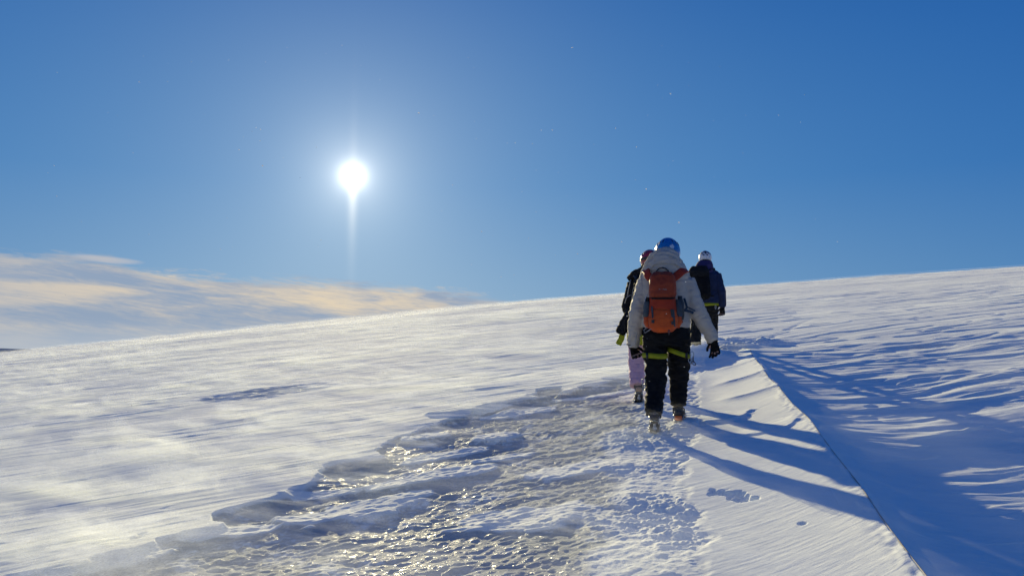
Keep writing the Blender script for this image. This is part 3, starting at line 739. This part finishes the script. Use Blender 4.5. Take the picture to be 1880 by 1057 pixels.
for i, (x, y, z) in enumerate(((-.21, -.06, .46), (-.205, -.04, .41))):
    carabiner('carabiner', (x, y, z), .03, M_['steel'], p1, Matrix.Rotation(i*.8, 3, 'Z'))

# ---- the orange backpack
def empty(name, loc, rz, label, cat, group=None):
    o = bpy.data.objects.new(name, None); col.objects.link(o); o.location = loc; o.rotation_euler = (0, 0, rz); o.empty_display_size = .1
    return tag(o, label, cat, group)
bp = empty('backpack', P1, R(-10), 'orange backpack on the cream jacket, with grey side pockets and a black haul loop', 'backpack')
mb = MB()
mb.loft([(-.028, -.235, .935, .105, .055), (-.028, -.245, .955, .130, .085), (-.030, -.245, 1.02, .138, .10), (-.030, -.245, 1.12, .124, .098), (-.030, -.24, 1.25, .112, .095), (-.028, -.235, 1.36, .112, .085), (-.026, -.23, 1.41, .10, .065)], 28, 3.0)
mb.build('bag', M_['orange'], bp, voxel=.009, smooth=3, wr=.005, wf=10, seed=2)
mb = MB()
mb.loft([(-.028, -.262, 1.215, .108, .088), (-.028, -.265, 1.25, .122, .096), (-.028, -.262, 1.33, .120, .092), (-.026, -.250, 1.40, .112, .080), (-.026, -.235, 1.435, .085, .05)], 28, 3.2)
lid = mb.build('lid', M_['darkorange'], bp, voxel=.008, smooth=3, wr=.004, wf=12, seed=5)
mb = MB(); mb.loft([(-.028, -.27, 1.205, .104, .082), (-.028, -.272, 1.222, .114, .088)], 24, 3.0); mb.build('lid_seam', M_['black2'], lid)
# small pale wordmark, too small to read in the photograph
mb = MB()
x = -.058
for i, (w_, h_) in enumerate(((.005, .006), (.004, .0045), (.006, .0045), (.004, .0045), (.005, .0045), (.003, .006), (.005, .0045), (.004, .0045), (.005, .0045))):
    mb.box((x, -.3585, 1.283+(h_-.0045)), (w_*.5, .0012, h_)); x += .0075
mb.build('wordmark', M_['cord'], lid)
mb = MB()
mb.loft([(-.028, -.262, .94, .10, .06), (-.028, -.285, .965, .128, .075), (-.028, -.288, 1.03, .132, .078), (-.028, -.285, 1.085, .118, .070), (-.028, -.275, 1.115, .075, .06)], 26, 3.0)
mb.build('lower_pocket', M_['orange2'], bp, voxel=.008, smooth=3, wr=.004, wf=14, seed=8)
for s_ in (-1, 1):
    mb = MB(); cx = -.03+s_*.135
    mb.loft([(cx-s_*.02, -.225, .955, .03, .05), (cx, -.225, 1.0, .036, .07), (cx, -.225, 1.08, .032, .068), (cx-s_*.006, -.225, 1.15, .022, .06)], 18, 2.6)
    mb.build('side_pocket', M_['orange2'] if s_ > 0 else M_['orange2'], bp, voxel=.008, smooth=2, wr=.004, wf=16, seed=s_+4)
    mb = MB(); mb.loft([(cx+s_*.004, -.24, 1.045, .034, .062), (cx+s_*.004, -.24, 1.13, .031, .060), (cx-s_*.004, -.24, 1.20, .022, .045)], 18, 2.6)
    mb.build('mesh_pocket', M_['grey'], bp, voxel=.007, smooth=2, wr=.004, wf=20, seed=s_+7)
mb = MB(); mb.loft([(.125, -.235, 1.02, .030, .030), (.128, -.235, 1.06, .034, .034), (.128, -.235, 1.17, .034, .034), (.126, -.235, 1.20, .024, .024), (.126, -.235, 1.215, .020, .020), (.126, -.235, 1.232, .021, .021)], 20)
mb.build('water_bottle', M_['blk'], bp)
lp = MB(); lp.tube([(-.088, -.20, 1.425), (-.078, -.202, 1.465), (-.055, -.205, 1.488), (-.026, -.207, 1.495), (.003, -.205, 1.488), (.026, -.202, 1.465), (.036, -.20, 1.425)], .0062, 8)
lp.build('haul_loop', M_['blk'], bp)
for s_ in (-1, 1):
    ax = -.026+s_*.085
    pts = [(ax, -.212, 1.385), (ax+s_*.05, -.200, 1.425), (s_*.165, -.150, 1.475), (s_*.198, -.06, 1.492), (s_*.19, .05, 1.455), (s_*.17, .135, 1.34), (s_*.17, .15, 1.2), (s_*.19, .10, 1.08), (s_*.20, -.05, 1.02), (ax+s_*.06, -.19, 1.0)]
    P_ = [Vector(p) for p in pts]
    for _ in range(2):
        Q = [P_[0]]
        for a, b in zip(P_[:-1], P_[1:]): Q += [a.lerp(b, .25), a.lerp(b, .75)]
        Q.append(P_[-1]); P_ = Q
    mb = MB(); nP = len(P_)
    for i, p in enumerate(P_):
        t = (P_[min(i+1, nP-1)]-P_[max(i-1, 0)]).normalized(); out = (p-Vector((0, 0, min(p.z, 1.30)))).normalized()
        side = t.cross(out).normalized(); out = side.cross(t)
        w_ = .036 if i < nP*.55 else .014
        mb.ring(p, side, out, w_, .008, 10, 4.0)
    for i in range(nP-1):
        for k in range(10): mb.f.append((i*10+k, i*10+(k+1) % 10, (i+1)*10+(k+1) % 10, (i+1)*10+k))
    mb.f.append(tuple(range(10))[::-1]); mb.f.append(tuple((nP-1)*10+k for k in range(10)))
    mb.build('shoulder_strap', M_['orange'], bp)
for x, z, hh in ((-.125, 1.06, .075), (.045, 1.05, .05), (.062, 1.02, .085)):
    strap([(x, -.345, z+hh), (x+.005, -.365, z), (x+.01, -.345, z-hh*.8)], .008, .002, M_['grey'], bp, 'compression_strap', ref=(1, 0, 0), sub=1)
for x, z in ((-.118, 1.0), (.050, 1.09), (.055, .985)):
    mb = MB(); mb.box((x, -.372, z), (.013, .006, .015)); mb.build('buckle', M_['blk'], bp, bevel=.003)
lp = MB(); lp.tube([(-.165, -.30, .95), (-.20, -.31, .925), (-.19, -.315, .90), (-.15, -.32, .925), (-.125, -.315, .945)], .004, 6); lp.build('tool_loop', M_['cord'], bp)
lp = MB(); lp.tube([(.022, -.33, .94), (.030, -.335, .905), (.022, -.33, .88), (.014, -.33, .91), (.020, -.33, .935)], .004, 6); lp.build('tool_loop', M_['grey'], bp)
for i in range(7):
    z = 1.215-.022*i; x = -.165-.012*math.sin(i*1.9)-.004*i
    carabiner('carabiner', (x, -.26-.012*math.cos(i*2.1), z), .026, M_['steel'], bp, Matrix.Rotation(i*1.3, 3, 'Z')@Matrix.Rotation(.5*math.sin(i*2), 3, 'Y'))
mb = MB(); mb.loft([(-.158, -.255, 1.22, .018, .03), (-.168, -.255, 1.15, .026, .035), (-.164, -.255, 1.06, .020, .03)], 14); mb.build('gear_sling', M_['black2'], bp, voxel=.006, smooth=2, wr=.006, wf=30)
st = strap([(.165, -.175, 1.215), (.180, -.180, 1.165), (.188, -.182, 1.125), (.165, -.185, 1.105)], .010, .003, M_['teal'], bp, 'loose_strap', ref=(1, 0, 0))
st = strap([(.165, -.185, 1.108), (.20, -.18, 1.10), (.245, -.165, 1.082)], .012, .003, M_['teal'], bp, 'loose_strap', ref=(0, 0, 1))
st = strap([(.18, -.183, 1.14), (.215, -.178, 1.125), (.262, -.160, 1.10)], .006, .003, M_['teal'], bp, 'loose_strap', ref=(0, 0, 1))

# ================================================================== the walker in pale pink trousers
P3 = (1.53, 8.95, -.54)
J3 = dict(head=(.045, .06, 1.575), neck=(.03, .01, 1.42), chest=(.0, -.01, 1.24), pelvis=(0, 0, .90), yaw=.5,
    shL=(-.135, 0, 1.325), elL=(-.205, -.04, 1.06), wrL=(-.16, .14, .86), hdL=(-.12, .26, .80), curlL=.6,
    shR=(.175, 0, 1.325), elR=(.22, .0, 1.06), wrR=(.22, .16, .88), hdR=(.20, .28, .86), curlR=.6,
    hpL=(-.115, 0, .83), knL=(-.125, .02, .46), anL=(-.105, -.16, .19), cuL=(-.118, -.135, .175),
    hpR=(.10, 0, .83), knR=(.10, .20, .50), anR=(.10, .25, .14), cuR=(.10, .24, .12),
    heL=(-.10, -.235, .115), toL=(-.108, -.03, -.03), heR=(.10, .19, .03), toR=(.11, .46, .06))
jk3 = dict(torso=[(-.03, -.02, .74, .245, .17), (-.02, -.02, .80, .225, .165), (0, -.01, .95, .20, .15), (0, -.01, 1.12, .205, .15), (0, -.01, 1.28, .205, .145), (.0, 0, 1.37, .175, .125), (.02, .0, 1.43, .10, .10)], arm=(.085, .076, .058))
tr3 = dict(hip=[(0, 0, .76, .19, .13), (0, 0, .86, .195, .14), (0, 0, .94, .18, .13)], leg=(.105, .088, .078))
bm3 = dict(bm_); bm3['both'] = True; bm3['lever'] = plain('pale_orange_plastic', (.65, .40, .22), .5)
p3, jk = make_person('walker in pale pink trousers, black jacket and red helmet, half hidden behind the cream jacket', P3, R(-9), J3,
    M_['black2'], M_['pink'], None, M_['black'], 13, bm3, jk3, tr3, [[(.01, -.03, 1.36, .15, .11), (.03, -.04, 1.42, .12, .10), (.045, -.03, 1.46, .095, .09)]])
h3, info = helmet(p3, (.043, .045, 1.597), (.110, .132, .125), M_['red'])
gs = MB()
for k in range(33):
    a = -math.pi/2+(k/32-.5)*4.2
    q, nn = on_helmet(info, a, .05+.10*math.sin(a+.4), 1.02); gs.v += [tuple(q+Vector((0, 0, .016))), tuple(q-Vector((0, 0, .016)))]
for k in range(32): gs.f.append((2*k, 2*k+1, 2*k+3, 2*k+2))
gs.build('goggle_strap', M_['blk'], h3)
hb = MB(); hb.ell((-.035, .03, 1.485), (.028, .045, .045), 14); hb.build('ear_flap', M_['violet'], p3, voxel=.006, smooth=2)
# open jacket skirt flapping left with the yellow layer below it
fl = MB()
fl.loft([(-.17, -.05, 1.03, .045, .10), (-.205, -.06, .94, .055, .10), (-.255, -.07, .85, .060, .095), (-.295, -.08, .775, .055, .080), (-.305, -.08, .755, .045, .06)], 20, 3.0, ref=(.85, 0, .5))
fl.build('jacket_flap', M_['black2'], p3, voxel=.008, smooth=2, wr=.006, wf=12, seed=4)
yl = MB()
yl.loft([(0, -.02, .80, .215, .150), (0, -.02, .72, .225, .16), (-.005, -.02, .655, .222, .16), (-.005, -.02, .635, .21, .15)], 28, 2.3)
yl.build('yellow_layer', M_['yellow'], p3, voxel=.010, smooth=2, wr=.010, wf=9, seed=6)
yl = MB(); yl.loft([(-.27, -.09, .79, .030, .012), (-.29, -.095, .70, .034, .012), (-.325, -.10, .635, .034, .010)], 14, 3.5); yl.build('yellow_tab', M_['yellow'], p3, voxel=.006, smooth=1, wr=.003, wf=20)
for pts in ([(-.175, -.145, 1.36), (-.20, -.13, 1.26), (-.215, -.12, 1.18)], [(-.13, -.16, 1.33), (-.155, -.165, 1.22), (-.17, -.15, 1.13)], [(-.245, -.10, 1.10), (-.225, -.13, 1.16), (-.18, -.155, 1.19)]):
    mb = MB(); mb.tube(pts, .005, 6); mb.build('cord', M_['cord'], p3)
b3 = empty('backpack', P3, R(-9), 'black backpack on the black jacket of the walker with pink trousers, mostly hidden', 'backpack')
mb = MB(); mb.loft([(.0, -.22, .98, .12, .06), (.0, -.23, 1.05, .15, .09), (0, -.23, 1.22, .15, .09), (0, -.22, 1.35, .13, .08), (0, -.20, 1.41, .09, .05)], 24, 3); mb.build('bag', M_['black'], b3, voxel=.009, smooth=2, wr=.006, wf=10)
mb = MB(); mb.loft([(-.19, -.06, 1.375, .035, .05), (-.13, -.10, 1.425, .045, .055), (-.04, -.16, 1.46, .045, .055), (.06, -.17, 1.46, .045, .055)], 16, ref=(0, 0, 1)); mb.build('rolled_layer', M_['black2'], b3, voxel=.008, smooth=2, wr=.007, wf=16)
for s_ in (-1, 1):
    strap([(s_*.10, -.20, 1.36), (s_*.15, -.10, 1.44), (s_*.16, .02, 1.44), (s_*.15, .14, 1.30), (s_*.17, .10, 1.1), (s_*.16, -.16, 1.02)], .022, .007, M_['grey'], b3, 'shoulder_strap', ref=(1, 0, 0))

# ================================================================== the walker ahead, navy jacket
P2 = (3.08, 12.55, -.13)
J2 = dict(head=(.01, .05, 1.63), neck=(-.005, .01, 1.49), chest=(-.02, -.01, 1.30), pelvis=(.0, 0, .95),
    shL=(-.215, 0, 1.375), elL=(-.30, -.02, 1.09), wrL=(-.30, .12, .86), hdL=(-.30, .2, .72), curlL=.5,
    shR=(.170, 0, 1.375), elR=(.245, -.03, 1.10), wrR=(.262, .03, .865), hdR=(.258, .06, .70), curlR=.35,
    hpL=(-.105, 0, .87), knL=(-.155, .0, .50), anL=(-.175, -.16, .22), cuL=(-.175, -.15, .19),
    hpR=(.095, 0, .87), knR=(.10, .18, .50), anR=(.095, .22, .14), cuR=(.095, .21, .11),
    heL=(-.175, -.22, .13), toL=(-.175, -.02, -.02), heR=(.095, .16, .03), toR=(.11, .43, .06))
jk2 = dict(torso=[(0, -.01, .915, .200, .145), (0, -.01, .96, .207, .15), (0, -.01, 1.10, .195, .145), (-.01, -.02, 1.25, .210, .148), (-.02, -.02, 1.36, .212, .142), (-.015, -.01, 1.43, .175, .12), (-.01, 0, 1.50, .10, .10)], arm=(.082, .070, .058))
tr2 = dict(hip=[(0, 0, .80, .185, .13), (0, 0, .90, .192, .14), (0, 0, .98, .18, .13)], leg=(.105, .088, .080))
p2, jk = make_person('walker furthest ahead in a navy blue jacket, black trousers and white helmet', P2, R(-12), J2,
    M_['navy'], M_['black2'], None, M_['black'], 23, bm_, jk2, tr2, None)
h2, info = helmet(p2, (.01, .035, 1.648), (.102, .125, .118), M_['white'])
patch_on(info, -math.pi/2, .95, [(-1.0, -.25), (-.7, -.42), (-.3, -.30), (0, -.50), (.35, -.28), (.7, -.42), (1.0, -.2), (1.2, .1), (.6, .4), (0, .5), (-.6, .4), (-1.2, .1)], 'dark_pattern', M_['blk'], h2, 1.02)
for a_, p_ in ((-.55, .42), (.1, .38), (.6, .44), (-.2, .62), (.35, .65), (-.3, .2), (.3, .16)): patch_on(info, -math.pi/2+a_, p_, [(-.18, 0), (-.06, .10), (.12, .06), (.2, -.04), (0, -.09)], 'dark_pattern', M_['blk'], h2, 1.015)
mb = MB(); mb.loft([(-.02, -.02, 1.40, .175, .13), (-.01, -.05, 1.47, .150, .125), (.005, -.06, 1.53, .125, .105), (.01, -.05, 1.575, .105, .085)], 24, 2.2)
mb.build('hood', M_['violet'], p2, voxel=.009, smooth=3, wr=.009, wf=9, seed=8)
mb = MB(); mb.band((0, -.01, .892), .198, .145, .022, .006, (0, -.05, 0)); hb_ = mb.build('harness_belt', M_['yellow'], p2)
mb = MB(); mb.box((-.09, -.148, .885), (.018, .008, .026)); mb.build('buckle', M_['blk'], hb_)
for x in (-.17, .15):
    carabiner('carabiner', (x, -.12, .85), .03, M_['steel'], p2, Matrix.Rotation(x*6, 3, 'Z'))
b2 = empty('backpack', P2, R(-12), 'black backpack on the navy jacket of the walker furthest ahead', 'backpack')
mb = MB(); mb.loft([(-.09, -.21, .97, .13, .06), (-.09, -.23, 1.03, .165, .10), (-.10, -.23, 1.22, .165, .105), (-.10, -.22, 1.38, .15, .09), (-.09, -.21, 1.46, .115, .06)], 26, 3); mb.build('bag', M_['black'], b2, voxel=.009, smooth=2, wr=.008, wf=9)
mb = MB(); mb.loft([(-.10, -.235, 1.33, .155, .105), (-.10, -.235, 1.40, .16, .11), (-.10, -.22, 1.475, .125, .08)], 26, 3); mb.build('lid', M_['black2'], b2, voxel=.009, smooth=2, wr=.006, wf=12)
for s_ in (-1, 1):
    strap([(-.09+s_*.10, -.19, 1.42), (-.02+s_*.15, -.09, 1.475), (-.02+s_*.16, .03, 1.46), (-.02+s_*.15, .15, 1.30), (s_*.17, .10, 1.12), (-.05+s_*.15, -.16, 1.02)], .024, .008, M_['black2'], b2, 'shoulder_strap', ref=(1, 0, 0))
for z in (1.12, 1.26):
    strap([(-.24, -.26, z), (-.10, -.335, z+.01), (.055, -.26, z)], .008, .003, M_['grey'], b2, 'compression_strap', ref=(0, 0, 1), sub=1)

# ---- cord lying along the edge of the berm
def guide_rope():
    mb = MB(); pts = []
    for i in range(150):
        y = 2.2+i*.0693*1.0
        x = float(np.interp(y, GY, GX) + .06*pn(np.array([y*.7]), np.array([.3]), 140)[0] + .015*pn(np.array([y*3.1]), np.array([.7]), 141)[0])
        pts.append((x+.004, y, H(x-.015, y)+.004))
    P_ = np.array(pts)
    k = np.ones(7)/7
    for c in (0, 2): P_[3:-3, c] = np.convolve(P_[:, c], k, 'valid')
    mb.tube([tuple(q) for q in P_], .0036, 8)
    m, nt = nmat('weathered_cord'); tc = N(nt, 'ShaderNodeTexCoord')
    w = N(nt, 'ShaderNodeTexNoise', i_Vector=tc.outputs['Object'], i_Scale=3.0, i_Detail=4.0)
    tw = N(nt, 'ShaderNodeTexWave', i_Vector=tc.outputs['Object'], i_Scale=60.0, bands_direction='DIAGONAL')
    b = N(nt, 'ShaderNodeBump', i_Height=tw.outputs[1], i_Strength=.5, i_Distance=.004)
    p = N(nt, 'ShaderNodeBsdfPrincipled', i_Roughness=.8, i_Normal=b.outputs[0]); nt.links.new(MIX(nt, SM(nt, .4, .6, w.outputs[0]), (.30, .29, .28), (.46, .43, .38)), p.inputs['Base Color'])
    N(nt, 'ShaderNodeOutputMaterial', i_Surface=p.outputs[0])
    o = mb.build('guide_rope', m); tag(o, 'thin weathered rope running along the sharp edge of the snow bank', 'rope')
guide_rope()
# ------------------------------------------------------------------ blown snow streaming low over the slope
def blown_snow():
    for k, (off, amax, sc, seed) in enumerate(((.04, .66, 1.5, 1), (.10, .60, 1.0, 2), (.22, .28, .7, 3))):
        m, nt = nmat('blown_snow'); tc = N(nt, 'ShaderNodeTexCoord'); P = tc.outputs['Object']
        mp = N(nt, 'ShaderNodeMapping', i_Vector=P); mp.inputs['Rotation'].default_value = (0, 0, R(38)); mp.inputs['Location'].default_value = (seed*7.3, seed*3.1, 0)
        ms = N(nt, 'ShaderNodeMapping', i_Vector=mp.outputs[0]); ms.inputs['Scale'].default_value = (.75, 1.6, 1)
        a = N(nt, 'ShaderNodeTexNoise', i_Vector=ms.outputs[0], i_Scale=.9*sc, i_Detail=5.0, i_Roughness=.6, i_Distortion=1.0)
        b = N(nt, 'ShaderNodeTexNoise', i_Vector=mp.outputs[0], i_Scale=.22, i_Detail=2.0)
        g = N(nt, 'ShaderNodeTexNoise', i_Vector=P, i_Scale=70.0, i_Detail=2.0)
        w = N(nt, 'ShaderNodeAttribute', attribute_name='drift').outputs['Fac']
        d = MA(nt, 'MULTIPLY', SM(nt, .47, .71, MA(nt, 'ADD', MA(nt, 'MULTIPLY', a.outputs[0], .7), MA(nt, 'MULTIPLY', b.outputs[0], .35))), w)
        d = MA(nt, 'MULTIPLY', d, MA(nt, 'ADD', .35, MA(nt, 'MULTIPLY', g.outputs[0], 1.3)))
        d = MA(nt, 'MULTIPLY', d, amax, clamp=True)
        nrm = N(nt, 'ShaderNodeCombineXYZ', i_0=SD.x*.85, i_1=SD.y*.85, i_2=.55)
        dc = MIX(nt, 1.0, (.93, .96, .98), MA(nt, 'MULTIPLY', d, 1.0), 'MULTIPLY')
        df = N(nt, 'ShaderNodeBsdfDiffuse', i_Color=dc, i_Normal=nrm.outputs[0])
        dt = N(nt, 'ShaderNodeBsdfTranslucent', i_Color=dc); ad = N(nt, 'ShaderNodeMixShader', i_0=.40)
        nt.links.new(df.outputs[0], ad.inputs[1]); nt.links.new(dt.outputs[0], ad.inputs[2])
        tr = N(nt, 'ShaderNodeBsdfTransparent', i_Color=MIX(nt, 1.0, (1.0, 1.0, 1.0), MA(nt, 'SUBTRACT', 1.0, MA(nt, 'MULTIPLY', d, .55)), 'MULTIPLY'))
        mx = N(nt, 'ShaderNodeAddShader'); nt.links.new(tr.outputs[0], mx.inputs[0]); nt.links.new(ad.outputs[0], mx.inputs[1])
        N(nt, 'ShaderNodeOutputMaterial', i_Surface=mx.outputs[0])
        th = np.radians(np.linspace(-50, 46, 200)); rr = np.geomspace(2.5, 110, 220)
        T, RR = np.meshgrid(th, rr); x = RR*np.sin(T); y = RR*np.cos(T)
        w_ = x*WC+y*WS; t_ = -x*WS+y*WC
        z = base(x, y) + off + (k == 2)*-.06*ss(25, 60, RR) + fb(w_/3, t_/1.6, 1, 130+k)*.03*(1+k*.5) + fb(w_/9, t_/3.0, 2, 20)*.06*ss(3, 9, RR) + fb(w_/30, t_/9.0, 2, 24)*.16*ss(14, 40, RR)
        left = ss(2.5, -2.5, x - .10*(y-6))            # thick on the left, thin beyond the berm
        far = ss(9, 22, y)
        dw = .34*ss(1.9, 1.0, x-.22*(y-5)) + (.10 + .10*(k > 0)) + .58*np.maximum(left, far*(.35+.65*ss(.35, -.1, x/np.maximum(y, 1))))
        dw = dw + .35*np.exp(-((x-np.interp(y, LY, LX)-.5)/.9)**2)*(y < 12)
        dw = dw*ss(2.6, 3.6, RR)*(1-ss(*((70, 95), (42, 66), (75, 100))[k], RR))
        # a plume round the feet of the walker furthest ahead
        dw = np.maximum(dw, 1.3*np.exp(-((x-2.85)**2+(y-12.0)**2)/.8))
        n, mc = x.shape
        V = np.stack([x, y, z], -1).reshape(-1, 3)
        a_ = np.arange(n-1)[:, None]*mc + np.arange(mc-1)[None, :]
        F = np.stack([a_, a_+1, a_+mc+1, a_+mc], -1).reshape(-1, 4)
        F = F[dw.reshape(-1)[F].max(1) > .02]
        used, inv = np.unique(F, return_inverse=True); V = V[used]; F = inv.reshape(F.shape); dw = dw.reshape(-1)[used]
        o = link('blown_snow', grid_mesh('blown_snow', V, F, {'drift': dw}), m)
        tag(o, 'thin veil of blown snow streaming low over the slope', 'blown snow', 'veils of blown snow', 'stuff')
blown_snow()
def crystals():
    m, nt = nmat('airborne_snow')
    d = N(nt, 'ShaderNodeBsdfTranslucent', i_Color=(.9, .9, .9, 1)); e = N(nt, 'ShaderNodeBsdfDiffuse', i_Color=(.9, .9, .9, 1))
    mx = N(nt, 'ShaderNodeMixShader', i_0=.25); nt.links.new(d.outputs[0], mx.inputs[1]); nt.links.new(e.outputs[0], mx.inputs[2])
    N(nt, 'ShaderNodeOutputMaterial', i_Surface=mx.outputs[0])
    rnd = random.Random(7); mb = MB()
    for i in range(260):
        y = rnd.uniform(2.5, 9); x = rnd.uniform(-.62, .45)*y*(1 if rnd.random() < .5 else .6); z = rnd.uniform(-.3, 1.0)**1*y*.40
        if z < -.25*y: continue
        r = rnd.uniform(.0010, .0034)
        mb.ell((x, y, z), (r, r, r*.7), 6)
    o = mb.build('airborne_snow', m); tag(o, 'scattered snow crystals drifting through the air against the sky', 'snow crystals', None, 'stuff')
crystals()
# ------------------------------------------------------------------ render settings
scene.view_settings.view_transform = 'Standard'; scene.view_settings.look = 'None'
scene.view_settings.exposure = 0; scene.view_settings.gamma = 1
scene.cycles.max_bounces = 6; scene.cycles.transparent_max_bounces = 24
scene.cycles.sample_clamp_indirect = 4
